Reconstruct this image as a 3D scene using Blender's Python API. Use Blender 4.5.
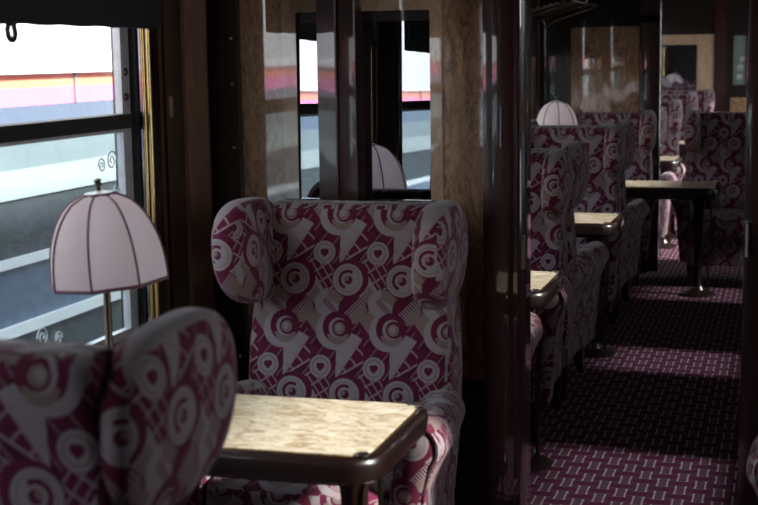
import bpy, bmesh, math, random
from mathutils import Vector, Matrix
from math import sin, cos, pi, radians

# ------------------------------------------------------------------ scene
for o in list(bpy.data.objects):
    bpy.data.objects.remove(o, do_unlink=True)
SC = bpy.context.scene
COL = SC.collection

# ------------------------------------------------------------------ camera
F_PX, YAW, PITCH, ROLL, EYE = 1400.0, radians(16.3), radians(8.0), 0.0147, 1.57
fwd = Vector((-sin(YAW) * cos(PITCH), cos(YAW) * cos(PITCH), -sin(PITCH)))
r0 = Vector((cos(YAW), sin(YAW), 0))
u0 = r0.cross(fwd)
rt = r0 * cos(ROLL) - u0 * sin(ROLL)
up = u0 * cos(ROLL) + r0 * sin(ROLL)
cd = bpy.data.cameras.new('camera')
cd.sensor_width = 36.0
cd.lens = F_PX / 758.0 * 36.0
cd.clip_start = 0.05
cd.dof.use_dof = True
cd.dof.focus_distance = 5.3
cd.dof.aperture_fstop = 4.8
cam = bpy.data.objects.new('camera', cd)
COL.objects.link(cam)
cam.matrix_world = Matrix(((rt.x, up.x, -fwd.x, 0), (rt.y, up.y, -fwd.y, 0),
                           (rt.z, up.z, -fwd.z, EYE), (0, 0, 0, 1)))
SC.camera = cam

# ------------------------------------------------------------------ light
wd = bpy.data.worlds.new('sky')
SC.world = wd
wd.use_nodes = True
bg = wd.node_tree.nodes['Background']
bg.inputs[0].default_value = (0.90, 0.95, 1.0, 1)
bg.inputs[1].default_value = 3.1
sl = bpy.data.lights.new('sun', 'SUN')
sl.energy = 9.5
sl.angle = radians(5)
sl.color = (1.0, 0.96, 0.92)
sun = bpy.data.objects.new('sun', sl)
COL.objects.link(sun)
sun.rotation_euler = Vector((-0.83, 0.08, -0.54)).to_track_quat('-Z', 'Y').to_euler()
sun.location = (8, 4, 9)

vs = SC.view_settings
vs.view_transform = 'Standard'
vs.look = 'None'
vs.exposure = 0.35
vs.gamma = 1.0
vs.use_curve_mapping = False
cy = SC.cycles
cy.max_bounces = 10
cy.diffuse_bounces = 4
cy.glossy_bounces = 5
cy.transmission_bounces = 4
cy.transparent_max_bounces = 12
cy.caustics_reflective = False
cy.caustics_refractive = False
cy.sample_clamp_indirect = 4.0
cy.use_denoising = True


# ------------------------------------------------------------------ node helpers
class V:
    """A float socket with arithmetic that builds Math nodes."""
    nt = None

    def __init__(s, sock): s.s = sock

    @staticmethod
    def op(kind, *a):
        n = V.nt.nodes.new('ShaderNodeMath')
        n.operation = kind
        for i, x in enumerate(a):
            if isinstance(x, V):
                V.nt.links.new(x.s, n.inputs[i])
            else:
                n.inputs[i].default_value = x
        return V(n.outputs[0])
    def __add__(s, o): return V.op('ADD', s, o)
    __radd__ = __add__
    def __sub__(s, o): return V.op('SUBTRACT', s, o)
    def __rsub__(s, o): return V.op('SUBTRACT', o, s)
    def __mul__(s, o): return V.op('MULTIPLY', s, o)
    __rmul__ = __mul__
    def __truediv__(s, o): return V.op('DIVIDE', s, o)
    def lt(s, o): return V.op('LESS_THAN', s, o)
    def gt(s, o): return V.op('GREATER_THAN', s, o)
    def wrap(s, lo, hi): return V.op('WRAP', s, hi, lo)
    def abs(s): return V.op('ABSOLUTE', s)
    def floor(s): return V.op('FLOOR', s)


def new_mat(name):
    m = bpy.data.materials.new(name)
    m.use_nodes = True
    nt = m.node_tree
    b = nt.nodes['Principled BSDF']
    V.nt = nt
    return m, nt, b


def node(nt, kind, **kw):
    n = nt.nodes.new(kind)
    for k, v in kw.items():
        setattr(n, k, v)
    return n


def coords(nt, what='UV'):
    return node(nt, 'ShaderNodeTexCoord').outputs[what]


def mixcol(nt, fac, a, b):
    n = node(nt, 'ShaderNodeMix', data_type='RGBA')
    for sock, val in ((n.inputs[0], fac), (n.inputs[6], a), (n.inputs[7], b)):
        if isinstance(val, V):
            nt.links.new(val.s, sock)
        elif isinstance(val, bpy.types.NodeSocket):
            nt.links.new(val, sock)
        elif isinstance(val, (int, float)):
            sock.default_value = val
        else:
            sock.default_value = (*val, 1)
    return n.outputs[2]


def noise(nt, vec, scale, detail=4, rough=0.55, dist=0.0):
    n = node(nt, 'ShaderNodeTexNoise')
    n.inputs['Scale'].default_value = scale
    n.inputs['Detail'].default_value = detail
    n.inputs['Roughness'].default_value = rough
    n.inputs['Distortion'].default_value = dist
    nt.links.new(vec, n.inputs['Vector'])
    return n.outputs['Fac']


def ramp(nt, fac, stops):
    n = node(nt, 'ShaderNodeValToRGB')
    el = n.color_ramp.elements
    while len(el) < len(stops):
        el.new(0.5)
    for e, (p, c) in zip(el, stops):
        e.position = p
        e.color = (*c, 1)
    nt.links.new(fac, n.inputs[0])
    return n.outputs[0]


def mapping(nt, vec, scale=(1, 1, 1), rot=(0, 0, 0)):
    n = node(nt, 'ShaderNodeMapping')
    n.inputs['Scale'].default_value = scale
    n.inputs['Rotation'].default_value = rot
    nt.links.new(vec, n.inputs['Vector'])
    return n.outputs[0]


def bump(nt, b, h, strength=0.2, dist=0.002):
    n = node(nt, 'ShaderNodeBump')
    n.inputs['Strength'].default_value = strength
    n.inputs['Distance'].default_value = dist
    nt.links.new(h.s if isinstance(h, V) else h, n.inputs['Height'])
    nt.links.new(n.outputs[0], b.inputs['Normal'])


def plain(name, col, rough=0.5, metal=0.0, coat=0.0, coat_ior=1.5, var=0.12, scale=30):
    m, nt, b = new_mat(name)
    n = noise(nt, coords(nt, 'Object'), scale)
    lo = tuple(c * (1 - var) for c in col)
    hi = tuple(min(1, c * (1 + var)) for c in col)
    nt.links.new(ramp(nt, n, [(0.3, lo), (0.7, hi)]), b.inputs['Base Color'])
    b.inputs['Roughness'].default_value = rough
    b.inputs['Metallic'].default_value = metal
    b.inputs['Coat Weight'].default_value = coat
    b.inputs['Coat Roughness'].default_value = 0.03
    b.inputs['Coat IOR'].default_value = coat_ior
    return m


def wood(name, dark, light, coat=1.0, coat_ior=1.6, coat_rough=0.03, axis='z'):
    """Straight-grained polished mahogany."""
    m, nt, b = new_mat(name)
    sc = {'z': (60, 60, 3), 'x': (3, 60, 60), 'y': (60, 3, 60)}[axis]
    v = mapping(nt, coords(nt, 'Object'), sc)
    n = noise(nt, v, 1.0, 5, 0.6, 0.4)
    nt.links.new(ramp(nt, n, [(0.3, dark), (0.7, light)]), b.inputs['Base Color'])
    b.inputs['Roughness'].default_value = 0.35
    b.inputs['Coat Weight'].default_value = coat
    b.inputs['Coat Roughness'].default_value = coat_rough
    b.inputs['Coat IOR'].default_value = coat_ior
    return m


def burl(name, stops, scale=26, coat_ior=1.9, coat_rough=0.03, stretch=(1, 1, 0.45), wave=0.0):
    """Mottled burr veneer under lacquer."""
    m, nt, b = new_mat(name)
    v = mapping(nt, coords(nt, 'Object'), stretch)
    n1 = noise(nt, v, scale, 8, 0.68, 1.6)
    n2 = noise(nt, v, scale * 5, 5, 0.6, 0.6)
    f = V(n1) * 0.72 + V(n2) * 0.28
    nt.links.new(ramp(nt, f.s, stops), b.inputs['Base Color'])
    b.inputs['Roughness'].default_value = 0.4
    b.inputs['Coat Weight'].default_value = 1.0
    b.inputs['Coat Roughness'].default_value = coat_rough
    b.inputs['Coat IOR'].default_value = coat_ior
    if wave:
        g = node(nt, 'ShaderNodeBump')
        g.inputs['Strength'].default_value = wave
        g.inputs['Distance'].default_value = 0.002
        nt.links.new(noise(nt, coords(nt, 'Object'), 5, 1), g.inputs['Height'])
        nt.links.new(g.outputs[0], b.inputs['Coat Normal'])
    return m


def fabric_mat():
    """Art-deco moquette: discs, wedges, hearts and combs in claret, lilac grey and beige."""
    m, nt, b = new_mat('moquette')
    sep = node(nt, 'ShaderNodeSeparateXYZ')
    nt.links.new(coords(nt, 'UV'), sep.inputs[0])
    K = 285 / 0.161                      # design units per metre
    W, Hh = 285.0, 575.0
    u = (V(sep.outputs[0]) + 0.028) * K
    v = (V(sep.outputs[1]) - 0.147) * (-K)         # design y points down
    M, L, B, D = (0.120, 0.006, 0.036), (0.34, 0.29, 0.305), (0.25, 0.175, 0.16), (0.082, 0.005, 0.027)
    wv = noise(nt, mapping(nt, coords(nt, 'UV'), (1, 1, 1)), 900, 2)

    def loc(cx, cy):
        dx = (u - cx).wrap(-W / 2, W / 2)
        dy = (v - cy).wrap(-Hh / 2, Hh / 2)
        return dx, dy

    def rad(dx, dy): return V.op('SQRT', dx * dx + dy * dy)
    col = [None]

    def lay(mask, c):
        col[0] = mixcol(nt, mask, col[0], c)
    # base of claret with lilac lozenges
    dx, dy = loc(140, 300)
    g = ((dx * 0.8 + dy * 0.6) / 62.0).floor() + ((dx * 0.6 - dy * 0.8) / 90.0).floor()
    par = V.op('MODULO', g.abs(), 2.0).lt(0.5)
    col[0] = mixcol(nt, par, M, D)
    lay(V.op('MODULO', g.abs(), 4.0).gt(2.5), (0.20, 0.13, 0.125))
    lay(V.op('MODULO', g.abs(), 5.0).gt(3.5), L)
    lay(((dx * 0.8 + dy * 0.6).wrap(-31, 31).abs().lt(3)), (0.24, 0.15, 0.165))
    # light fan between the discs
    dx, dy = loc(165, 370)
    r = rad(dx, dy)
    lay(r.lt(74), L)
    lay(r.lt(74) * ((dx * 0.55 + dy * 0.83).wrap(-35, 35).abs().lt(2.5)), B)
    lay((dx.abs() + (dy - 50).abs()).lt(48), B)
    dx, dy = loc(-115, -30)
    lay((dx.abs() + dy.abs() * 0.8).lt(52), B)
    # claret band ruled into squares
    dx, dy = loc(-60, 320)
    p = dx * 0.55 + dy * 0.83
    q = dx * 0.83 - dy * 0.55
    bm = p.abs().lt(125) * q.abs().lt(54)
    lay(bm, M)
    lay(bm * ((p.wrap(-29, 29).abs().lt(4.5)) + (q.wrap(-18, 18).abs().lt(3.5))).gt(0.5), (0.32, 0.23, 0.245))
    # light scroll left of the bullseye
    dx, dy = loc(-18, 16)
    lay(rad(dx, dy).lt(98) * (dx * 0.7 - dy * 0.7).lt(10), L)
    mid = (0.34, 0.25, 0.265)
    # tapering wedge, light one side and claret the other, ruled into squares
    dx, dy = loc(0, 255)
    dyn = dy * (-1.0)
    an = V.op('ARCTAN2', dx, dyn)
    rr = rad(dx, dy)
    wm = an.gt(0.02) * an.lt(1.02) * rr.lt(240) * rr.gt(8)
    lay(wm * an.lt(0.58), L)
    lay(wm * an.gt(0.58), M)
    lay(wm * (rr.wrap(-31, 31).abs().lt(4.5)), mid)
    lay(wm * ((an - 0.58).abs() * rr).lt(5), mid)
    lay(rr.lt(250) * ((an - 1.02).abs() * rr).lt(5), mid)
    # disc with comb
    dx, dy = loc(-55, -122)
    r = rad(dx, dy)
    lay(r.lt(72), L)
    lay(r.lt(72) * (dx * 0.5 - dy).gt(20) * dx.gt(-5), B)
    lay(r.lt(70) * ((dx * 0.7 - dy * 0.7 + 4).abs().lt(15)) * (dx + dy).wrap(-9, 9).gt(0.0) * (dx + dy).gt(-40), M)
    # half claret, half beige disc with comb
    dx, dy = loc(75, -92)
    r = rad(dx, dy)
    h = dx * 0.7 + dy * 0.7
    lay(r.lt(74), M)
    lay(r.lt(74) * h.gt(18), B)
    lay(r.lt(74) * (h - 2).abs().lt(18) * ((dx - dy).wrap(-10, 10).gt(0.0)), L)
    # bullseye
    dx, dy = loc(0, 0)
    lay(rad(dx, dy).lt(80), M)
    lay(rad(dx - 4, dy - 30).lt(58) * dy.gt(34), B)
    lay(rad(dx - 3, dy - 3).lt(50), L)
    lay(rad(dx - 14, dy - 4).lt(43), M)
    lay(rad(dx - 10, dy - 6).lt(30), B)
    lay(rad(dx - 5, dy - 2).lt(17), L)
    # heart disc
    dx, dy = loc(200, 200)
    r = rad(dx, dy)
    lay(r.lt(58), L)
    lay((r - 42).abs().lt(4), B)
    lay(rad(dx - 9, dy + 5).lt(14) , M)
    lay(rad(dx + 9, dy + 5).lt(13) , M)
    lay((dx.abs() + (dy - 5).abs()).lt(21), M)
    # ring disc
    dx, dy = loc(45, 335)
    lay(rad(dx - 14, dy + 6).lt(98), M)
    r = rad(dx, dy)
    lay(r.lt(80), L)
    lay((r - 42).abs().lt(8) * (dx + dy * 0.5).lt(8), M)
    lay((r - 62).abs().lt(2), B)
    lay(rad(dx - 4, dy - 2).lt(22), M)
    lay(rad(dx + 8, dy + 6).lt(14), B)
    c = mixcol(nt, V(wv) * 0.35, col[0], (0.02, 0.005, 0.01))
    nt.links.new(c, b.inputs['Base Color'])
    b.inputs['Roughness'].default_value = 0.85
    b.inputs['Specular IOR Level'].default_value = 0.25
    b.inputs['Sheen Weight'].default_value = 0.25
    b.inputs['Sheen Roughness'].default_value = 0.4
    bump(nt, b, wv, 0.25, 0.001)
    return m


def carpet_mat():
    m, nt, b = new_mat('carpet_weave')
    sep = node(nt, 'ShaderNodeSeparateXYZ')
    nt.links.new(coords(nt, 'Object'), sep.inputs[0])
    x, y = V(sep.outputs[0]), V(sep.outputs[1])
    P, R = 0.136, 0.078                     # repeat across, distance between rows
    c = mixcol(nt, 0.0, (0.06, 0.02, 0.032), (0, 0, 0))
    for k in (0, 1):
        xk = (x - k * P / 2).wrap(-P / 2, P / 2)
        yk = (y - k * R).wrap(-R, R)
        xl = (xk + P / 2).wrap(-P / 2, P / 2).abs()
        tall = yk.abs().lt(0.051)
        lad = xl.lt(0.0215) * tall
        c = mixcol(nt, lad * (yk.wrap(-0.006, 0.006).gt(0.0005)), c, (0.15, 0.10, 0.12))
        c = mixcol(nt, lad * xl.gt(0.0140), c, (0.42, 0.34, 0.38))
    for k in (0, 1):
        xk = (x - k * P / 2).wrap(-P / 2, P / 2).abs()
        yk = (y - k * R).wrap(-R, R).abs()
        c = mixcol(nt, xk.lt(0.0495) * yk.lt(0.030), c, (0.20, 0.13, 0.155))
        c = mixcol(nt, xk.lt(0.0465) * yk.lt(0.0265), c, (0.085, 0.016, 0.042))
    n = noise(nt, coords(nt, 'Object'), 500, 2)
    c = mixcol(nt, V(n) * 0.5, c, (0.02, 0.008, 0.012))
    nt.links.new(c, b.inputs['Base Color'])
    b.inputs['Roughness'].default_value = 0.95
    b.inputs['Specular IOR Level'].default_value = 0.1
    bump(nt, b, n, 0.5, 0.003)
    return m


def glass_mat(name, tint=(1, 1, 1), ior=1.5):
    m, nt, b = new_mat(name)
    nt.nodes.remove(b)
    out = nt.nodes['Material Output']
    tr = node(nt, 'ShaderNodeBsdfTransparent')
    tr.inputs[0].default_value = (*tint, 1)
    gl = node(nt, 'ShaderNodeBsdfGlossy')
    gl.inputs['Roughness'].default_value = 0.01
    gl.inputs['Color'].default_value = (1, 1, 1, 1)
    ge = node(nt, 'ShaderNodeNewGeometry')
    dt = node(nt, 'ShaderNodeVectorMath', operation='DOT_PRODUCT')
    nt.links.new(ge.outputs['Incoming'], dt.inputs[0])
    nt.links.new(ge.outputs['Normal'], dt.inputs[1])
    V.nt = nt
    k = 1.0 - V(dt.outputs['Value']).abs()
    fr = V.op('POWER', k, 5.0) * 0.96 + 0.04          # Schlick, same from both sides of the pane
    mx = node(nt, 'ShaderNodeMixShader')
    nt.links.new(fr.s, mx.inputs[0])
    nt.links.new(tr.outputs[0], mx.inputs[1])
    nt.links.new(gl.outputs[0], mx.inputs[2])
    nt.links.new(mx.outputs[0], out.inputs[0])
    return m


def shade_mat():
    m, nt, b = new_mat('pleated_silk')
    out = nt.nodes['Material Output']
    n = noise(nt, mapping(nt, coords(nt, 'Object'), (300, 300, 40)), 1.0, 3)
    c = ramp(nt, n, [(0.3, (0.90, 0.79, 0.80)), (0.7, (0.95, 0.86, 0.87))])
    nt.links.new(c, b.inputs['Base Color'])
    b.inputs['Roughness'].default_value = 0.8
    t = node(nt, 'ShaderNodeBsdfTranslucent')
    t.inputs[0].default_value = (1.0, 0.88, 0.89, 1)
    mx = node(nt, 'ShaderNodeMixShader')
    mx.inputs[0].default_value = 0.85
    nt.links.new(b.outputs[0], mx.inputs[1])
    nt.links.new(t.outputs[0], mx.inputs[2])
    nt.links.new(mx.outputs[0], out.inputs[0])
    return m


MAT = {
    'fabric': fabric_mat(),
    'carpet': carpet_mat(),
    'mahogany': wood('mahogany', (0.018, 0.0045, 0.0035), (0.050, 0.011, 0.008), coat_ior=1.62),
    'mahogany_x': wood('mahogany_cross', (0.004, 0.0016, 0.0012), (0.010, 0.0032, 0.002), axis='x', coat_ior=1.4),
    'darkwood': wood('ebonised_wood', (0.006, 0.003, 0.002), (0.014, 0.006, 0.004), coat_ior=1.45),
    'legwood': wood('leg_wood', (0.008, 0.004, 0.003), (0.018, 0.008, 0.005), coat=0.3, coat_rough=0.25),
    'veneer_glossy': burl('thickly_lacquered_veneer', [(0.36, (0.13, 0.055, 0.026)), (0.46, (0.33, 0.18, 0.095)), (0.56, (0.47, 0.285, 0.165)), (0.70, (0.60, 0.40, 0.25))], coat_ior=2.9),
    'veneer': burl('burr_veneer', [(0.36, (0.13, 0.055, 0.026)), (0.46, (0.33, 0.18, 0.095)), (0.56, (0.47, 0.285, 0.165)), (0.70, (0.60, 0.40, 0.25))], wave=0.12),
    'veneer_pale': burl('pale_burr_veneer', [(0.30, (0.30, 0.18, 0.10)), (0.5, (0.52, 0.35, 0.22)), (0.75, (0.68, 0.50, 0.34))], scale=22),
    'veneer_side': burl('side_veneer', [(0.30, (0.12, 0.06, 0.04)), (0.5, (0.24, 0.13, 0.085)), (0.75, (0.33, 0.20, 0.13))], scale=24, stretch=(1, 1, 0.15), coat_ior=1.45),
    'inlay': burl('bird_eye_inlay', [(0.36, (0.26, 0.17, 0.085)), (0.46, (0.56, 0.46, 0.30)), (0.56, (0.74, 0.67, 0.51)), (0.68, (0.86, 0.82, 0.70))], scale=20, stretch=(0.7, 1.1, 1), coat_ior=1.5, coat_rough=0.12),
    'brass': plain('brass', (0.72, 0.52, 0.22), 0.25, 1.0),
    'nickel': plain('nickel', (0.55, 0.54, 0.52), 0.28, 1.0),
    'steel': plain('dark_polished_lining', (0.20, 0.18, 0.21), 0.08, 1.0),
    'bronze': plain('dark_bronze', (0.10, 0.075, 0.05), 0.35, 1.0),
    'mirror': plain('silvered_glass', (0.45, 0.47, 0.50), 0.008, 1.0, var=0.0),
    'glass': glass_mat('window_glass'),
    'glass_low': glass_mat('lower_window_glass', (0.80, 0.87, 0.90)),
    'glass_right': glass_mat('light_dimming_glass', (0.53, 0.53, 0.55)),  # tint added to weaken sun and sky through the unseen right windows
    'frost': plain('etched_glass', (0.16, 0.21, 0.18), 0.35),
    'etch': plain('etched_line', (0.62, 0.68, 0.70), 0.6),
    'frame': plain('grey_window_frame', (0.52, 0.52, 0.54), 0.35, 0.2),
    'gasket': plain('black_rubber', (0.012, 0.012, 0.013), 0.6),
    'blind': plain('black_blind_cloth', (0.012, 0.012, 0.014), 0.85),
    'ceil': plain('dark_ceiling', (0.05, 0.038, 0.03), 0.6),
    'silk': shade_mat(),
    'trim': plain('mauve_braid', (0.16, 0.065, 0.085), 0.8),
    'white_paint': plain('white_coach_paint', (0.86, 0.87, 0.88), 0.3, var=0.03, scale=2),
    'orange_paint': plain('orange_coach_paint', (0.95, 0.30, 0.19), 0.3, var=0.05),
    'pink_paint': plain('pink_coach_paint', (0.95, 0.24, 0.52), 0.3, var=0.05),
    'blue_paint': plain('slate_blue_coach_paint', (0.12, 0.16, 0.23), 0.3, var=0.08),
    'grey_paint': plain('grey_coach_paint', (0.24, 0.28, 0.28), 0.35, var=0.08, scale=3),
    'green_paint': plain('pale_grey_coach_paint', (0.42, 0.45, 0.43), 0.4, var=0.08, scale=3),
    'under': plain('dark_underframe', (0.07, 0.08, 0.085), 0.7),  # dark grey for the coach's lower panel and solebar
    'ballast': plain('ballast', (0.20, 0.20, 0.19), 0.9, var=0.4, scale=25),
}


# ------------------------------------------------------------------ mesh helpers
class MB:
    def __init__(s): s.v, s.f = [], []

    def add(s, vs, fs):
        o = len(s.v)
        s.v += [tuple(p) for p in vs]
        s.f += [tuple(i + o for i in f) for f in fs]
        return s

    def box(s, a, b):
        x0, y0, z0 = a
        x1, y1, z1 = b
        return s.add([(x0, y0, z0), (x1, y0, z0), (x1, y1, z0), (x0, y1, z0), (x0, y0, z1), (x1, y0, z1), (x1, y1, z1), (x0, y1, z1)],
                     [(0, 3, 2, 1), (4, 5, 6, 7), (0, 1, 5, 4), (1, 2, 6, 5), (2, 3, 7, 6), (3, 0, 4, 7)])

    def loft(s, rings, cap=True):
        n = len(rings[0])
        vs = [p for r in rings for p in r]
        fs = []
        for k in range(len(rings) - 1):
            for i in range(n):
                j = (i + 1) % n
                fs.append((k * n + i, k * n + j, (k + 1) * n + j, (k + 1) * n + i))
        if cap:
            fs.append(tuple(range(n))[::-1])
            fs.append(tuple((len(rings) - 1) * n + i for i in range(n)))
        return s.add(vs, fs)

    def lathe(s, prof, c=(0, 0, 0), n=20, rot=0.0):
        rings = [[(c[0] + r * cos(2 * pi * i / n + rot), c[1] + r * sin(2 * pi * i / n + rot), c[2] + z) for i in range(n)] for r, z in prof]
        return s.loft(rings)

    def tube(s, pts, r, n=8, closed=False):
        pts = [Vector(p) for p in pts]
        rings = []
        m = len(pts)
        prev = None
        for i, p in enumerate(pts):
            if closed:
                t = pts[(i + 1) % m] - pts[i - 1]
            else:
                t = pts[min(i + 1, m - 1)] - pts[max(i - 1, 0)]
            t.normalize()
            ref = prev if prev is not None else (Vector((0, 0, 1)) if abs(t.z) < 0.9 else Vector((1, 0, 0)))
            a = ref - t * ref.dot(t)
            if a.length < 1e-5:
                a = Vector((1, 0, 0)) - t * t.x
            a.normalize()
            prev = a
            b = t.cross(a)
            rings.append([p + (a * cos(2 * pi * k / n) + b * sin(2 * pi * k / n)) * r for k in range(n)])
        if closed:
            rings.append(rings[0])
        return s.loft(rings, cap=not closed)

    def mesh(s, name, mat, smooth=40, uvf=None):
        me = bpy.data.meshes.new(name)
        me.from_pydata(s.v, [], s.f)
        bm = bmesh.new()
        bm.from_mesh(me)
        bmesh.ops.remove_doubles(bm, verts=bm.verts, dist=1e-6)
        bmesh.ops.recalc_face_normals(bm, faces=bm.faces)
        uv = bm.loops.layers.uv.new('UVMap')
        for f in bm.faces:
            n = f.normal
            ax = max(range(3), key=lambda i: abs(n[i]) * (1.25 if i == 1 else 1.0))
            for l in f.loops:
                p = l.vert.co
                l[uv].uv = uvf(p, n) if uvf else {0: (p.y, p.z), 1: (p.x, p.z), 2: (p.x, p.y + 0.11)}[ax]
        bm.to_mesh(me)
        bm.free()
        me.materials.append(mat)
        if smooth:
            me.shade_smooth()
            me.set_sharp_from_angle(angle=radians(smooth))
        return me

    def build(s, name, mat, parent=None, smooth=40, loc=None, uvf=None):
        o = bpy.data.objects.new(name, s.mesh(name, MAT[mat] if isinstance(mat, str) else mat, smooth, uvf))
        COL.objects.link(o)
        if parent:
            o.parent = parent
        if loc:
            o.location = loc
        return o


def tag(o, label=None, cat=None, group=None, kind=None):
    if label: o['label'] = label
    if cat: o['category'] = cat
    if group: o['group'] = group
    if kind: o['kind'] = kind
    return o


def empty(name, loc=(0, 0, 0), rz=0.0):
    o = bpy.data.objects.new(name, None)
    o.empty_display_size = 0.1
    COL.objects.link(o)
    o.location = loc
    o.rotation_euler = (0, 0, rz)
    return o


def copy_tree(o, parent=None):
    c = o.copy()
    COL.objects.link(c)
    c.parent = parent
    for ch in list(o.children):
        copy_tree(ch, c)
    return c


def struct(o, label=None):
    o['kind'] = 'structure'
    if label:
        o['label'] = label
    return o


def rrect(hx, hy, r, n=4):
    """Rounded-rectangle outline in 2-D."""
    pts = []
    for cx, cy, a0 in ((hx - r, hy - r, 0), (-hx + r, hy - r, 90), (-hx + r, -hy + r, 180), (hx - r, -hy + r, 270)):
        for k in range(n + 1):
            a = radians(a0 + 90 * k / n)
            pts.append((cx + r * cos(a), cy + r * sin(a)))
    return pts


def pillow(mb, c, h, n=3.0, nu=28, nv=14, f=None):
    """Superellipsoid with centre c and half sizes h."""
    def sp(w, e): return math.copysign(abs(w) ** e, w)
    e = 2.0 / n
    rings = []
    for j in range(1, nv):
        a = -pi / 2 + pi * j / nv
        ring = []
        for i in range(nu):
            t = 2 * pi * i / nu
            p = Vector((c[0] + h[0] * sp(cos(a), e) * sp(cos(t), e), c[1] + h[1] * sp(cos(a), e) * sp(sin(t), e), c[2] + h[2] * sp(sin(a), e)))
            ring.append(f(p) if f else p)
        rings.append(ring)
    return mb.loft(rings)


# ------------------------------------------------------------------ layout
WALL = -1.75                 # inside face of the window wall
RIGHT = 0.80
P1, P2, P3 = 4.15, 10.18, 15.9
TABLES = [3.015, 5.18, 7.25, 9.20, 11.45, 13.5]
WINS = [(-0.55, 1.3), (1.24, 1.3), (3.035, 1.3), (5.18, 1.3), (7.25, 1.3), (9.30, 1.3), (11.45, 1.3), (13.0, 1.0), (14.75, 1.4)]
# aisle-side windows: centre, width, sill height, head height, lower edge of the blind
RWINS = [(2.80, 0.90, 0.82, 2.14, 2.12), (4.86, 1.0, 0.62, 2.14, 1.07), (7.02, 0.66, 0.62, 2.14, 1.07), (9.10, 0.64, 0.62, 2.14, 1.07), (11.2, 1.3, 0.62, 2.20, 2.0), (13.0, 1.3, 0.62, 2.20, 2.0), (14.8, 1.3, 0.62, 2.20, 2.0)]
W_LO, W_HI, CEIL = 0.75, 1.92, 2.32
Y0, Y1 = -2.4, 16.1

# ---- floor, ceiling, walls
fl = MB().box((WALL - 0.12, Y0, -0.12), (RIGHT + 0.12, Y1, 0)).build('floor', 'carpet', smooth=0)
struct(fl, 'claret basket-weave carpet running down the aisle')
struct(MB().box((WALL - 0.12, Y0, CEIL), (RIGHT + 0.12, Y1, CEIL + 0.1)).build('ceiling', 'ceil', smooth=0))

wl = MB()
wl.box((WALL - 0.12, Y0, 0), (WALL, Y1, W_LO))
wl.box((WALL - 0.12, Y0, W_HI), (WALL, Y1, CEIL))
ys = Y0
for c, w in WINS:
    wl.box((WALL - 0.12, ys, W_LO), (WALL, c - w / 2, W_HI))
    ys = c + w / 2
wl.box((WALL - 0.12, ys, W_LO), (WALL, Y1, W_HI))
struct(wl.build('wall_left', 'darkwood', smooth=0), 'dark polished window wall of the carriage')
wr = MB()
ys = Y0
for c, w, lo, hi, _ in RWINS:
    wr.box((RIGHT, ys, 0), (RIGHT + 0.12, c - w / 2, CEIL))
    wr.box((RIGHT, c - w / 2, 0), (RIGHT + 0.12, c + w / 2, lo)).box((RIGHT, c - w / 2, hi), (RIGHT + 0.12, c + w / 2, CEIL))
    ys = c + w / 2
wr.box((RIGHT, ys, 0), (RIGHT + 0.12, Y1, CEIL))
struct(wr.build('wall_right', 'mahogany', smooth=0))
struct(MB().box((WALL - 0.12, Y0 - 0.1, 0), (RIGHT + 0.12, Y0, CEIL)).build('wall_back', 'mahogany', smooth=0))
struct(MB().box((WALL - 0.12, Y1, 0), (RIGHT + 0.12, Y1 + 0.1, CEIL)).build('wall_front', 'mahogany', smooth=0))

# window-wall trim: brass guides, mouldings, veneer strips on the piers
tn = [0]


def trim(mb, mat, parent=None, label=None, smooth=40):
    tn[0] += 1
    o = mb.build('trim_%d' % tn[0], mat, None, smooth)
    return struct(o, label)


for i, (c, w) in enumerate(WINS):
    for sgn in (-1, 1):
        e = c + sgn * (w / 2)
        for d in (0.0, -0.017):
            g = MB().tube([(WALL - 0.004 + d, e - sgn * 0.002, W_LO + 0.02), (WALL - 0.004 + d, e - sgn * 0.002, W_HI)], 0.0065, 10)
            trim(g, 'brass', label='brass bead along the window reveal')
        g = MB()
        for d in (0.045, 0.085):
            yy = e + sgn * d
            g.box((WALL, yy - 0.010, 0.6), (WALL + 0.012, yy + 0.010, 2.0))
        trim(g, 'mahogany')
for k, (a, b) in enumerate(((3.905, 4.07), (4.32, 4.46), (10.15, 10.3), (9.72, 9.86))):
    trim(MB().box((WALL, a, 0.6), (WALL + 0.012, b, CEIL)), 'veneer_side', label='brown veneer strip on the window wall')
# small call plate beside the first window
tag(MB().box((WALL, 3.785, 1.40), (WALL + 0.01, 3.812, 1.46)).build('wall_plate', 'nickel'),
    'small upright metal plate on the dark wood right of the nearest window', 'plate')


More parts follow.
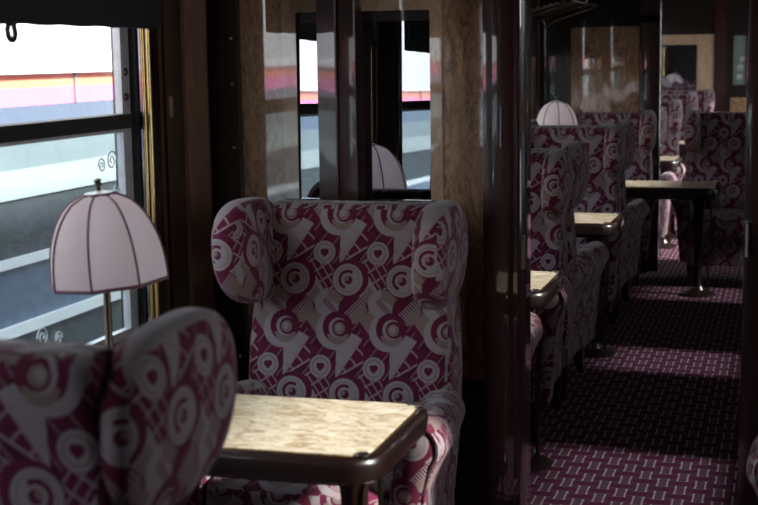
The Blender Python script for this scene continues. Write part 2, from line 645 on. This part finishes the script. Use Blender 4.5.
# ---- windows
def window(i, c, w, gmat=None, lo=W_LO, hi=W_HI):
    root = empty('window_%d' % (i + 1), (WALL, c, lo))
    struct(root)
    h = hi - lo
    hw = w / 2
    zr = 1.40 - lo
    xo = -0.072
    fr = MB()
    fr.box((xo - 0.01, -hw + 0.012, 0), (xo + 0.012, -hw + 0.062, h))
    fr.box((xo - 0.01, hw - 0.062, 0), (xo + 0.012, hw - 0.012, h))
    fr.box((xo - 0.01, -hw + 0.062, 0), (xo + 0.012, hw - 0.062, 0.05))
    fr.box((xo - 0.01, -hw + 0.062, h - 0.05), (xo + 0.012, hw - 0.062, h))
    fr.build('window_frame', 'frame', root, smooth=0)
    gk = MB()
    for s in (-1, 1):
        gk.box((xo - 0.03, min(s * hw, s * (hw - 0.012)), 0), (xo + 0.035, max(s * hw, s * (hw - 0.012)), h))
    gk.build('gasket', 'gasket', root, smooth=0)
    MB().box((xo - 0.015, -hw + 0.06, zr - 0.022), (xo + 0.04, hw - 0.06, zr + 0.018)).build('meeting_rail', 'gasket', root, smooth=0)
    MB().box((xo - 0.012, -hw + 0.06, zr - 0.032), (xo + 0.03, hw - 0.06, zr - 0.022)).build('rail_bead', 'frame', root, smooth=0)
    MB().box((xo - 0.0, -hw + 0.06, zr + 0.018), (xo + 0.004, hw - 0.06, h - 0.05)).build('upper_pane', 'glass', root, smooth=0)
    MB().box((xo - 0.0, -hw + 0.06, 0.05), (xo + 0.004, hw - 0.06, zr - 0.022)).build('lower_pane', gmat or 'glass_low', root, smooth=0)
    for s in (-1, 1):
        a, b = sorted((s * hw, s * (hw - 0.004)))
        MB().box((xo + 0.036, a, 0.025), (-0.024, b, h)).build('reveal_lining', 'steel', root, smooth=0)
    sill = MB().box((-0.11, -hw, -0.0), (0.03, hw, 0.025)).build('window_sill', 'mahogany', root, smooth=0)
    if i >= 2:
        for s in (-1, 1):
            for zz in (0.64, 0.715, 0.785):
                b = MB().lathe([(0.012, -0.004), (0.012, 0.002), (0.007, 0.006)], n=10)
                o = b.build('rivet', 'bronze', root)
                o.rotation_euler = (0, pi / 2, 0)
                o.location = (xo + 0.012, s * (hw - 0.037), zz)
    # scroll etched at the upper right corner of the lower pane
    if 1 <= i <= 3:
        for k, (cy_, cz_, r_, dr) in enumerate(((hw - 0.13, zr - 0.11, 0.030, 1), (hw - 0.19, zr - 0.12, 0.022, -1), (hw - 0.11, zr - 0.20, 0.020, 1), (hw - 0.55, 0.12, 0.028, -1), (hw - 0.47, 0.10, 0.02, 1))):
            pts = [(0, cy_ + dr * r_ * (1 - t / 26) * cos(t * 0.5), cz_ + r_ * (1 - t / 26) * sin(t * 0.5)) for t in range(22)]
            MB().tube([(xo + 0.006, p[1], p[2]) for p in pts], 0.0022, 5).build('etched_scroll', 'etch', root)
    return root


for i, (c, w) in enumerate(WINS):
    window(i, c, w)


for i, (c, w, lo, hi, _) in enumerate(RWINS):
    o = window(i + len(WINS), c, w, 'glass_right' if 0 < i < 4 else 'glass', lo, hi)
    o.location = (RIGHT, c, lo)
    o.rotation_euler = (0, 0, pi)


# ---- blinds drawn a little way down
def blind(i, c, w, zb, label, zt=2.0):
    root = empty('window_blind', (WALL, c, 0))
    hw = w / 2 + 0.02
    n = 24
    rings = []
    for k in range(n + 1):
        y = -hw + 2 * hw * k / n
        zz = zb + 0.0015 * sin(k * 1.9)
        rings.append([(0.020, y, zz), (0.032, y, zz), (0.034, y, zz + 0.05), (0.026, y, zt - 0.01), (0.018, y, zt - 0.01)])
    MB().loft(rings).build('blind_cloth', 'blind', root)
    r = MB().tube([(0.04, -hw, zt), (0.04, hw, zt)], 0.035, 12).build('roller', 'blind', root)
    pl = MB()
    pl.tube([(0.028, -0.135 + 0.016 * cos(t) * (1.15 if sin(t) > 0 else 0.8), zb - 0.012 - 0.026 * sin(t)) for t in [pi * 2 * k / 14 for k in range(14)]], 0.007, 6, closed=True)
    pl.build('pull_loop', 'blind', root)
    tag(root, label, 'blind', 'black window blinds')
    return root


BL = ['black roller blind over the window at the far rear of the carriage', 'black roller blind over the window behind the nearest wing chair',
      'black roller blind with a pull loop above the nearest window, behind the large lamp', 'black roller blind just beyond the mirrored partition', 'black roller blind over the second window past the mirrored partition',
      'black roller blind over the window by the long table', 'black roller blind over the first window of the farthest saloon',
      'black roller blind over the middle window of the farthest saloon', 'black roller blind over the last window, beside the far sunlit chair']
for i, (c, w) in enumerate(WINS):
    blind(i, c, w, (1.25, 1.655, 1.655, 1.52, 1.52, 1.55, 1.655, 1.655, 1.86)[i], BL[i])  # rear and middle-saloon blinds lowered to cut daylight on the chairs
RBL = ['rolled-up black blind on the aisle side, level with the nearest table', 'black light-blocking blind added on the aisle side opposite the first table past the partition', 'black light-blocking blind added on the aisle side opposite the second table past the partition',
       'black light-blocking blind added on the aisle side by the dark chair at the long table', 'black roller blind on the aisle side, first in the farthest saloon', 'black roller blind on the aisle side, second in the farthest saloon', 'black roller blind on the aisle side, last in the farthest saloon']
for i, (c, w, lo, hi, zb) in enumerate(RWINS):
    o = blind(i, c, w, zb, RBL[i], 1.67 if 0 < i < 4 else hi + 0.06)  # mid-window right blinds are unseen, added to shape the sun patches
    o.location = (RIGHT, c, 0)
    o.rotation_euler = (0, 0, pi)

# ---- first partition with mirror and doorway
DJ0, DJ1 = -0.865, -0.755     # left door post
w1 = MB()
w1.box((WALL, P1, 0), (DJ0, P1 + 0.06, CEIL))
w1.box((0.0, P1, 0), (RIGHT, P1 + 0.06, CEIL))
w1.box((DJ0, P1, 2.0), (0.0, P1 + 0.06, CEIL))
part1 = struct(w1.build('wall_partition_near', 'darkwood', smooth=0), 'polished partition with mirror and doorway')


def vpanel(x0, x1, z0, z1, y, mat='veneer', t=0.012, parent=None, name='veneer_panel'):
    return MB().box((x0, y - t, z0), (x1, y, z1)).build(name, mat, parent, smooth=0)


vpanel(-1.652, -1.512, 0.56, CEIL, P1, parent=part1)
vpanel(-1.002, DJ0, 0.56, CEIL, P1, parent=part1)
vpanel(-1.512, -1.002, 0.56, 1.10, P1, parent=part1)
vpanel(-1.512, -1.002, 1.745, CEIL, P1, parent=part1)
MB().box((WALL, P1 - 0.04, 0), (-1.652, P1, CEIL)).build('corner_pilaster', 'darkwood', part1, smooth=0)
MB().box((-1.652, P1 - 0.02, 0.10), (DJ0, P1, 0.56)).build('dado_panel', 'mahogany', part1, smooth=0)
MB().box((-1.652, P1 - 0.026, 0.545), (DJ0, P1, 0.575)).build('dado_rail', 'mahogany_x', part1, smooth=0)
MB().box((-1.652, P1 - 0.026, 0.0), (DJ0, P1, 0.11)).build('skirting', 'darkwood', part1, smooth=0)
for zz in (0.62, 1.0, 1.29, 1.49, 1.63):
    o = MB().lathe([(0.005, 0), (0.005, 0.003), (0.002, 0.005)], n=8).build('screw', 'nickel', part1)
    o.rotation_euler = (pi / 2, 0, 0)
    o.location = (-1.672, P1 - 0.04, zz)
# rounded post standing proud of the mirror
pp = [(-1.375, 4.15), (-1.375, 4.064), (-1.345, 4.063), (-1.318, 4.060), (-1.312, 4.066), (-1.306, 4.060), (-1.282, 4.063), (-1.253, 4.064), (-1.253, 4.15)]
MB().loft([[(x, y, 0.60) for x, y in pp], [(x, y, CEIL) for x, y in pp]]).build('post', 'mahogany', part1, smooth=50)
# door posts
for x0, x1, nm in ((DJ0, DJ1, 'door_post'), (-0.112, 0.0, 'door_post')):
    pr = rrect((x1 - x0) / 2, 0.095, 0.0015, 2)
    cx = (x0 + x1) / 2
    o = MB().loft([[(cx + a, 4.165 + b, 0) for a, b in pr], [(cx + a, 4.165 + b, 2.0) for a, b in pr]]).build(nm, 'mahogany', part1, smooth=40)
    k = MB().box((x1 - 0.018, 4.064, 0.0), (x1 - 0.006, 4.07, 2.0)).build('bead', 'mahogany', o, smooth=0)
MB().box((DJ1 - 0.002, 4.10, 0.93), (DJ1 + 0.008, 4.125, 1.03)).build('strike_plate', 'nickel', part1, smooth=0)
MB().lathe([(0.007, 0), (0.007, 0.095), (0.010, 0.098), (0.006, 0.105)], (-0.10, 4.062, 0.99), 10).build('door_pull', 'nickel', part1)
MB().lathe([(0.006, 0), (0.006, 0.006)], (-0.75, 4.09, 0.10), 8).build('floor_bolt', 'nickel', part1)

# mirror in its pale veneer surround
mr = empty('wall_mirror', (-1.257, P1, 1.10))
fx, fz = 0.255, 0.645
fm = MB()
fm.box((-fx, -0.018, 0.03), (-fx + 0.046, -0.001, fz - 0.040))
fm.box((fx - 0.038, -0.018, 0.03), (fx, -0.001, fz - 0.040))
fm.box((-fx, -0.018, fz - 0.040), (fx, -0.001, fz))
fm.build('mirror_frame', 'veneer_pale', mr, smooth=0)
MB().box((-fx, -0.022, 0), (fx, -0.001, 0.03)).build('lower_bead', 'darkwood', mr, smooth=0)
gl = MB().box((-fx + 0.046, -0.004, 0.03), (fx - 0.038, 0.0, fz - 0.040)).build('mirror_glass', 'mirror', mr, smooth=0)
gl.rotation_euler = (radians(-0.8), 0, 0)
gl.location = (0, -0.004, 0)
tag(mr, 'large mirror in pale veneer, split by a post, above the main wing chair', 'mirror')

# ---- second partition
w2 = MB()
w2.box((WALL, P2, 0), (-0.88, P2 + 0.08, CEIL))
w2.box((0.05, P2, 0), (RIGHT, P2 + 0.08, CEIL))
w2.box((-0.88, P2, 1.98), (0.05, P2 + 0.08, CEIL))
part2 = struct(w2.build('wall_partition_middle', 'darkwood', smooth=0), 'second partition with a burr veneer panel')
vpanel(-1.51, -1.025, 0.56, 1.75, P2, 'veneer_glossy', parent=part2)
pr = rrect(0.07, 0.06, 0.002, 2)
MB().loft([[(-0.945 + a, P2 + 0.03 + b, 0) for a, b in pr], [(-0.945 + a, P2 + 0.03 + b, 1.98) for a, b in pr]]).build('door_post', 'mahogany', part2)
MB().box((WALL, P2 - 0.03, 1.78), (-0.88, P2, 1.83)).build('picture_rail', 'mahogany_x', part2, smooth=0)

# ---- third partition
w3 = MB().box((WALL, P3, 0), (RIGHT, P3 + 0.08, CEIL))
part3 = struct(w3.build('wall_partition_far', 'darkwood', smooth=0), 'end partition with mirror and door')
vpanel(-1.60, -1.375, 0.56, 1.75, P3, 'veneer_pale', parent=part3)
vpanel(-0.972, -0.79, 0.56, 1.75, P3, 'veneer_pale', parent=part3)
vpanel(-1.375, -0.972, 0.56, 1.10, P3, 'veneer_pale', parent=part3)
vpanel(-1.375, -0.972, 1.64, 1.75, P3, 'veneer_pale', parent=part3)
MB().box((-0.79, P3 - 0.03, 0), (-0.655, P3, CEIL)).build('door_post', 'mahogany', part3, smooth=0)
m3 = empty('wall_mirror', (-1.1735, P3, 1.10))
MB().box((-0.2, -0.008, 0.0), (0.2, -0.001, 0.54)).build('mirror_glass', 'mirror', m3, smooth=0)
f3 = MB()
f3.box((-0.2015, -0.014, 0), (-0.192, -0.001, 0.54)).box((0.192, -0.014, 0), (0.2015, -0.001, 0.54)).box((-0.192, -0.014, 0.53), (0.192, -0.001, 0.54))
f3.build('mirror_bead', 'darkwood', m3, smooth=0)
tag(m3, 'small mirror reflecting lamps on the far end wall above the sunlit chair', 'mirror')
d3 = empty('door_1', (-0.30, P3, 0))
struct(d3, 'end door with an etched glass window')
dm = MB()
dm.box((-0.35, -0.03, 0), (0.35, -0.001, 1.20))
dm.box((-0.35, -0.03, 1.73), (0.35, -0.001, 1.96))
for a, b in ((-0.35, -0.285), (-0.15, 0.15), (0.285, 0.35)):
    dm.box((a, -0.03, 1.20), (b, -0.001, 1.73))
dm.build('door_leaf', 'darkwood', d3, smooth=0)
for a, b in ((-0.285, -0.15), (0.15, 0.285)):
    MB().box((a, -0.015, 1.20), (b, -0.003, 1.73)).build('etched_pane', 'frost', d3, smooth=0)
MB().box((-0.31, -0.038, 0.55), (0.31, -0.029, 1.06)).build('door_panel', 'veneer', d3, smooth=0)
for k, (cx, cz, r_) in enumerate(((-0.21, 1.38, 0.04), (-0.19, 1.47, 0.03), (-0.22, 1.28, 0.03))):
    pts = [(cx + r_ * (1 - t / 26) * cos(t * 0.5), -0.017, cz + r_ * (1 - t / 26) * sin(t * 0.5)) for t in range(22)]
    MB().tube(pts, 0.004, 5).build('etched_scroll', 'etch', d3)


# ------------------------------------------------------------------ wing chair
def make_chair():
    root = empty('wing_chair')
    # backrest
    mb = MB()
    rings = []
    for z, hw, yf, yb, r in ((0.30, 0.285, 0.15, 0.335, 0.03), (0.50, 0.302, 0.14, 0.345, 0.03), (0.66, 0.306, 0.150, 0.35, 0.03),
                             (0.82, 0.300, 0.180, 0.358, 0.03), (0.96, 0.288, 0.205, 0.366, 0.035), (1.06, 0.278, 0.225, 0.376, 0.04),
                             (1.112, 0.272, 0.236, 0.380, 0.04), (1.132, 0.266, 0.244, 0.376, 0.04), (1.144, 0.252, 0.262, 0.362, 0.04)):
        cx, hy = (yf + yb) / 2, (yb - yf) / 2
        rings.append([(a, cx + b, z) for a, b in rrect(hw, hy, min(r, hy * 0.95), 5)])
    mb.loft(rings)
    back = mb.build('backrest', 'fabric', root, smooth=60)
    # wings: padded ears
    for s in (-1, 1):
        def sh(p, s=s):
            t = (p.z - 1.020) / 0.155
            ty = (0.365 - p.y) / 0.41            # 0 rear .. 1 front
            q = p.copy()
            q.x = s * 0.290 + (p.x - s * 0.290) * (0.92 + 0.24 * ty)
            q.x += s * (0.002 * ty - 0.002)
            q.x -= s * 0.016 * max(0.0, -t)
            q.y += 0.05 * max(0.0, -t) ** 2 * ty
            q.z += 0.004 * ty - 0.012 * (1 - ty) * max(0.0, t)
            return q
        pillow(MB(), (0, 0, 0), (1, 1, 1))
        w = pillow(MB(), (s * 0.290, 0.160, 1.018), (0.051, 0.205, 0.155), 3.0, 32, 18, sh)
        w.build('wing', 'fabric', back, smooth=75, uvf=lambda p, n, s=s: ((p.x - s * 0.303) if abs(n.x) < 0.80 else s * (p.y + 0.10), p.z - 1.072))
        # welt along the ear's crease with the back
        wp = [(s * 0.226, 0.222 - 0.012 * k, 0.93 + 0.035 * k) for k in range(0, 6)]
        MB().tube(wp, 0.005, 6).build('welt', 'fabric', back)
    # seat
    pillow(MB(), (0, -0.085, 0.405), (0.262, 0.285, 0.078), 5.0, 40, 12,
           lambda p: Vector((p.x, p.y, p.z + (0.02 * (1 - (p.x / 0.262) ** 2) * (1 - ((p.y + 0.085) / 0.285) ** 2) if p.z > 0.42 else 0)))).build('seat', 'fabric', root, smooth=60)
    pr = rrect(0.285, 0.315, 0.03, 4)
    MB().loft([[(a * 0.97, b + 0.01, 0.15) for a, b in pr], [(a, b + 0.01, 0.17) for a, b in pr], [(a, b + 0.01, 0.345) for a, b in pr]]).build('seat_frame', 'fabric', root, smooth=50)
    # arms
    for s in (-1, 1):
        def section(y, dz, k=1.0):
            xc, zc, r = 0.333, 0.590 + dz, 0.066 * k
            pts = [(0.262, 0.17), (0.262, 0.40), (0.264, 0.51 + dz)]
            for a in range(190, -61, -18):
                pts.append((xc + r * cos(radians(a)), zc + r * sin(radians(a))))
            pts += [(0.350, 0.47), (0.338, 0.32), (0.322, 0.17)]
            cxm = 0.31
            ins = 0.075 * max(0.0, (y + 0.2) / 0.5) ** 1.2
            return [(s * (cxm - ins + (px - cxm) * (0.5 + 0.5 * k)), y, pz) for px, pz in pts]
        rg = [section(-0.305, 0.0, 0.86), section(-0.297, 0.0, 0.96), section(-0.28, 0.0), section(-0.15, 0.0), section(0.0, -0.006), section(0.12, -0.016), section(0.22, -0.03), section(0.29, -0.035, 0.8)]
        arm = MB().loft(rg).build('arm', 'fabric', root, smooth=55)
        # front scroll panel with piped edge
        out = section(-0.305, 0.0, 0.80)
        ctr = Vector((s * 0.315, 0, 0.43))
        def inset(y, f):
            return [(ctr.x + (p[0] - ctr.x) * f, y, ctr.z + (p[2] - ctr.z) * (1 - (1 - f) * 0.35)) for p in out]
        MB().loft([inset(-0.300, 1.0), inset(-0.309, 0.97), inset(-0.314, 0.8)]).build('arm_front', 'fabric', arm, smooth=50)
        o2 = section(-0.305, 0.0, 0.88)
        MB().tube([(p[0], -0.307, p[2]) for p in o2], 0.0055, 6).build('piping', 'fabric', arm)
    for sx in (-1, 1):
        for sy, yy in ((-1, -0.25), (1, 0.28)):
            lg = MB()
            lg.loft([[(sx * (0.255 + 0.012 * (t < 0.05)) + a * k, yy + sy * 0.015 * (1 - t / 0.16) + b * k, t) for a, b in rrect(0.028, 0.028, 0.01, 2)]
                     for t, k in ((0.0, 0.62), (0.06, 0.78), (0.12, 1.0), (0.165, 1.05))])
            lg.build('leg', 'legwood', root)
    return root


GRP = 'wing chairs in patterned claret moquette'
CHAIRS = [
    # x, y, facing away?, extra yaw, label
    (-1.204, 3.60, 0, 0.0, 'patterned claret wing chair facing the camera below the large mirror'),
    (-1.215, 2.14, 1, 0.0, 'blurred patterned wing chair nearest the camera, seen from behind in front of the large lamp'),
    (-1.22, 4.605, 1, 0.0, 'patterned wing chair just beyond the partition, only its arm showing past the door post'),
    (-1.22, 5.765, 0, 0.0, 'patterned wing chair facing the camera at the first table beyond the doorway, large ear showing'),
    (-1.22, 6.54, 1, 0.0, 'wing chair seen from behind with a sunlit arm, facing the second table past the doorway'),
    (-1.22, 7.83, 0, 0.0, 'patterned wing chair facing the camera behind the second table beyond the doorway'),
    (-1.22, 8.61, 1, 0.0, 'patterned wing chair seen from behind in front of the long table'),
    (-1.22, 9.785, 0, 0.0, 'patterned wing chair against the veneer panel behind the long table, left of two'),
    (-0.345, 9.785, 0, 0.0, 'dark patterned wing chair behind the end of the long table, beside the right door post'),
    (-1.20, 10.66, 1, 0.0, 'wing chair seen from behind just past the second partition, in the farthest saloon'),
    (-1.20, 12.05, 0, 0.0, 'wing chair facing the camera behind the first table of the farthest saloon'),
    (-1.20, 14.15, 0, 0.0, 'wing chair facing the camera behind the second table of the farthest saloon'),
    (-1.10, 15.42, 0, 0.0, 'brightly sunlit wing chair against the far end wall below the small mirror'),
    (0.325, 3.60, 0, 0.0, 'patterned wing chair at the right edge of the picture with only its arm in view'),
]
c0 = make_chair()
for i, (x, y, away, yaw, lab) in enumerate(CHAIRS):
    o = c0 if i == 0 else copy_tree(c0)
    o.location = (x, y, 0)
    o.rotation_euler = (0, 0, yaw + (pi if away else 0))
    tag(o, lab, 'chair', GRP)


# ------------------------------------------------------------------ tables
def make_table(y, x1, ped, label):
    x0 = WALL + 0.055
    cx = (x0 + x1) / 2
    hx = (x1 - x0) / 2
    root = empty('dining_table', (cx, y, 0))
    hy = 0.262

    def outl(ins, r, z):
        # square at the wall, rounded towards the aisle
        pts = []
        for sx_, sy_, a0, rr in ((1, 1, 0, r), (-1, 1, 90, 0.012), (-1, -1, 180, 0.012), (1, -1, 270, r)):
            for k in range(7):
                a = radians(a0 + 15 * k)
                pts.append((sx_ * (hx - ins - rr) + rr * cos(a), sy_ * (hy - ins - rr) + rr * sin(a), z))
        return pts
    MB().loft([outl(0.012, 0.070, 0.659), outl(0.002, 0.075, 0.665), outl(0, 0.075, 0.70), outl(0.003, 0.073, 0.712), outl(0.010, 0.068, 0.7165)]).build('table_top', 'mahogany_x', root, smooth=50)
    MB().loft([outl(0.06, 0.05, 0.640), outl(0.05, 0.06, 0.643), outl(0.045, 0.06, 0.660)]).build('apron', 'mahogany_x', root, smooth=50)
    MB().loft([outl(0.024, 0.058, 0.7160), outl(0.024, 0.058, 0.7185)]).build('brass_line', 'brass', root, smooth=0)
    MB().loft([outl(0.030, 0.054, 0.7165), outl(0.030, 0.054, 0.7200)]).build('inlay', 'inlay', root, smooth=0)
    c = MB()
    for sy_ in (-1, 1):
        o = MB().lathe([(0.016, 0), (0.016, 0.004), (0.008, 0.006)], n=10).build('corner_cap', 'nickel', root)
        o.location = (hx - 0.040, sy_ * (hy - 0.040), 0.7195)
    px = ped - cx
    MB().lathe([(0.115, 0.0), (0.115, 0.012), (0.09, 0.024), (0.045, 0.036), (0.032, 0.06)], (px, 0, 0), 24).build('foot', 'legwood', root)
    MB().lathe([(0.032, 0.055), (0.026, 0.09), (0.026, 0.45), (0.034, 0.57), (0.055, 0.642)], (px, 0, 0), 20).build('pedestal', 'legwood', root)
    rx = min(px + 0.10, hx - 0.06)
    MB().tube([(rx, -0.03, 0.645), (rx + 0.004, -0.028, 0.45), (rx - 0.01, -0.02, 0.22), (px + 0.06, -0.01, 0.03)], 0.006, 8).build('stay_rod', 'bronze', root)
    tag(root, label, 'table', 'inlaid dining tables along the windows')
    return root


TL = ['sunlit inlaid table with a brass line in front of the main wing chair', 'inlaid table just past the door post, first beyond the partition',
      'second inlaid table beyond the doorway', 'long inlaid table on a round foot reaching across the aisle',
      'inlaid table seen in the gap just past the second partition', 'farthest inlaid table, mostly hidden in the last saloon']
for i, y in enumerate(TABLES):
    if i == 3:
        make_table(y, -0.40, -0.535, TL[i])
    else:
        make_table(y, -0.82, -0.95, TL[i])


# ------------------------------------------------------------------ lamps
def make_lamp():
    root = empty('table_lamp')
    MB().lathe([(0.062, 0.0), (0.062, 0.010), (0.050, 0.020), (0.022, 0.030), (0.012, 0.045)], n=24).build('base', 'bronze', root)
    MB().lathe([(0.009, 0.04), (0.009, 0.14), (0.014, 0.15), (0.014, 0.16), (0.009, 0.17), (0.009, 0.50)], n=14).build('stem', 'bronze', root)
    MB().lathe([(0.016, 0.30), (0.018, 0.34), (0.016, 0.36)], n=12).build('bulb_holder', 'nickel', root)
    MB().lathe([(0.012, 0.36), (0.022, 0.40), (0.025, 0.43), (0.016, 0.46)], n=14).build('bulb', 'white_paint', root)
    prof = []
    for k in range(13):
        t = k / 12
        z = 0.320 + 0.212 * t
        r = 0.038 + 0.106 * (1 - t ** 2.3) ** 0.60
        prof.append((r, z))
    n = 8
    rims = [MB().tube([(rr * cos(2 * pi * i / n + pi / 8), rr * sin(2 * pi * i / n + pi / 8), zz) for i in range(n)], 0.0042, 6, closed=True)
            for rr, zz in (prof[0], prof[-1])]
    sh = rims[0].build('shade', 'trim', root)
    rims[1].build('top_rim', 'trim', sh)
    for i in range(n):
        a0, a1 = 2 * pi * i / n + pi / 8, 2 * pi * (i + 1) / n + pi / 8
        vs, fs = [], []
        m = 4
        for r, z in prof:
            for k in range(m + 1):
                t = k / m
                x = r * (cos(a0) * (1 - t) + cos(a1) * t)
                y = r * (sin(a0) * (1 - t) + sin(a1) * t)
                f = 1 - 0.02 * sin(pi * t)
                vs.append((x * f, y * f, z))
        for j in range(len(prof) - 1):
            for k in range(m):
                q = j * (m + 1) + k
                fs.append((q, q + 1, q + m + 2, q + m + 1))
        MB().add(vs, fs).build('shade_panel', 'silk', sh, smooth=60)
        MB().tube([(r * 1.004 * cos(a0), r * 1.004 * sin(a0), z) for r, z in prof], 0.0026, 6).build('rib', 'trim', sh)
    MB().lathe([(0.040, 0.530), (0.036, 0.536), (0.012, 0.540)], n=16).build('cap', 'white_paint', root)
    MB().lathe([(0.005, 0.538), (0.005, 0.548), (0.009, 0.553), (0.0075, 0.562), (0.010, 0.566), (0.004, 0.570)], n=12).build('finial', 'bronze', root)
    return root


LL = ['large pale pink dome lamp beside the nearest window', 'dome lamp on the first table beyond the partition, hidden by the door post',
      'dome lamp on the second table beyond the partition', 'pale dome lamp showing above the chair backs beyond the doorway',
      'dome lamp on the first table of the farthest saloon', 'dome lamp on the last table of the farthest saloon']
l0 = make_lamp()
for i, y in enumerate(TABLES):
    o = l0 if i == 0 else copy_tree(l0)
    o.location = (-1.567 if i != 3 else -1.46, y, 0.7205)
    o.rotation_euler = (0, 0, radians(33 + 17 * i))
    tag(o, LL[i], 'lamp', 'pink dome table lamps')

# the nearest lamp's shade sits slightly askew on its stem
piv = Vector((0, 0, 0.42))
tilt = Matrix.Rotation(radians(-4.5), 3, 'Y')
for ch in l0.children:
    if ch.name.split('.')[0] in ('shade', 'cap', 'finial'):
        ch.rotation_euler = tilt.to_euler()
        ch.location = piv - tilt @ piv

# ------------------------------------------------------------------ luggage rack beyond the doorway
rk = empty('luggage_rack', (WALL + 0.08, 9.42, 1.81))
for k in range(9):
    t = k / 8
    MB().tube([(0.02 + 0.31 * t, -0.58, 0.02 + 0.07 * t), (0.02 + 0.31 * t, 0.58, 0.02 + 0.07 * t)], 0.006, 6).build('rail_rod', 'bronze', rk)
for yy in (-0.56, 0.0, 0.56):
    MB().tube([(0.0, yy, -0.06), (0.08, yy, -0.01), (0.33, yy, 0.07), (0.36, yy, 0.082), (0.37, yy, 0.11)], 0.010, 8).build('bracket', 'bronze', rk)
MB().tube([(0.36, -0.60, 0.085), (0.36, 0.60, 0.085)], 0.010, 8).build('front_rail', 'bronze', rk)
tag(rk, 'slatted metal luggage rack high on the wall beyond the doorway', 'rack')

# ------------------------------------------------------------------ outside: neighbouring train and ground
TX = -4.6
tr = empty('railway_coach', (TX, 4.0, 0))
L2 = 17.0
def band(nm, z0, z1, mat, dx=0.0, label=None):
    o = MB().box((-0.06, -L2, z0), (dx, L2, z1)).build(nm, mat, tr, smooth=0)
    if label:
        o['label'] = label
MB().box((-2.6, -L2, -0.85), (-0.06, L2, 1.50)).build('body', 'white_paint', tr, smooth=0)
band('orange_stripe', 1.40, 1.50, 'orange_paint', 0.0, 'orange stripe')
band('pink_stripe', 1.29, 1.40, 'pink_paint', 0.0, 'pink stripe')
band('blue_panel', 1.10, 1.29, 'blue_paint', 0.0, 'slate blue band')
band('grey_panel', 0.90, 1.10, 'grey_paint', 0.01)
band('pale_panel', 0.72, 0.90, 'green_paint', 0.02, 'pale band')
band('lower_panel', 0.36, 0.72, 'under', 0.0)
band('white_line', 0.30, 0.36, 'white_paint', 0.025, 'white line')
band('underframe_panel', -0.06, 0.30, 'blue_paint', -0.005)
band('step_board', -0.13, -0.06, 'white_paint', 0.03, 'white step board')
band('solebar', -0.85, -0.13, 'under', 0.0)
for k in range(34):
    MB().box((0.0, -L2 + 0.5 + k, 1.29), (0.012, -L2 + 0.53 + k, 1.50)).build('panel_rib', 'grey_paint', tr, smooth=0)
rf = []
for yy in (-L2, L2):
    rf.append([(-2.66 + 2.72 * (0.5 + 0.5 * cos(pi - pi * k / 12)), yy, 1.49 + 0.06 * sin(pi * k / 12)) for k in range(13)])
MB().loft(rf).build('roof', 'white_paint', tr)
tag(tr, 'neighbouring railway coach outside with pink and orange stripes', 'train')
struct(MB().box((-30, -25, -1.25), (6, 35, -1.15)).build('ground', 'ballast', smooth=0), 'grey ballast outside the carriage')
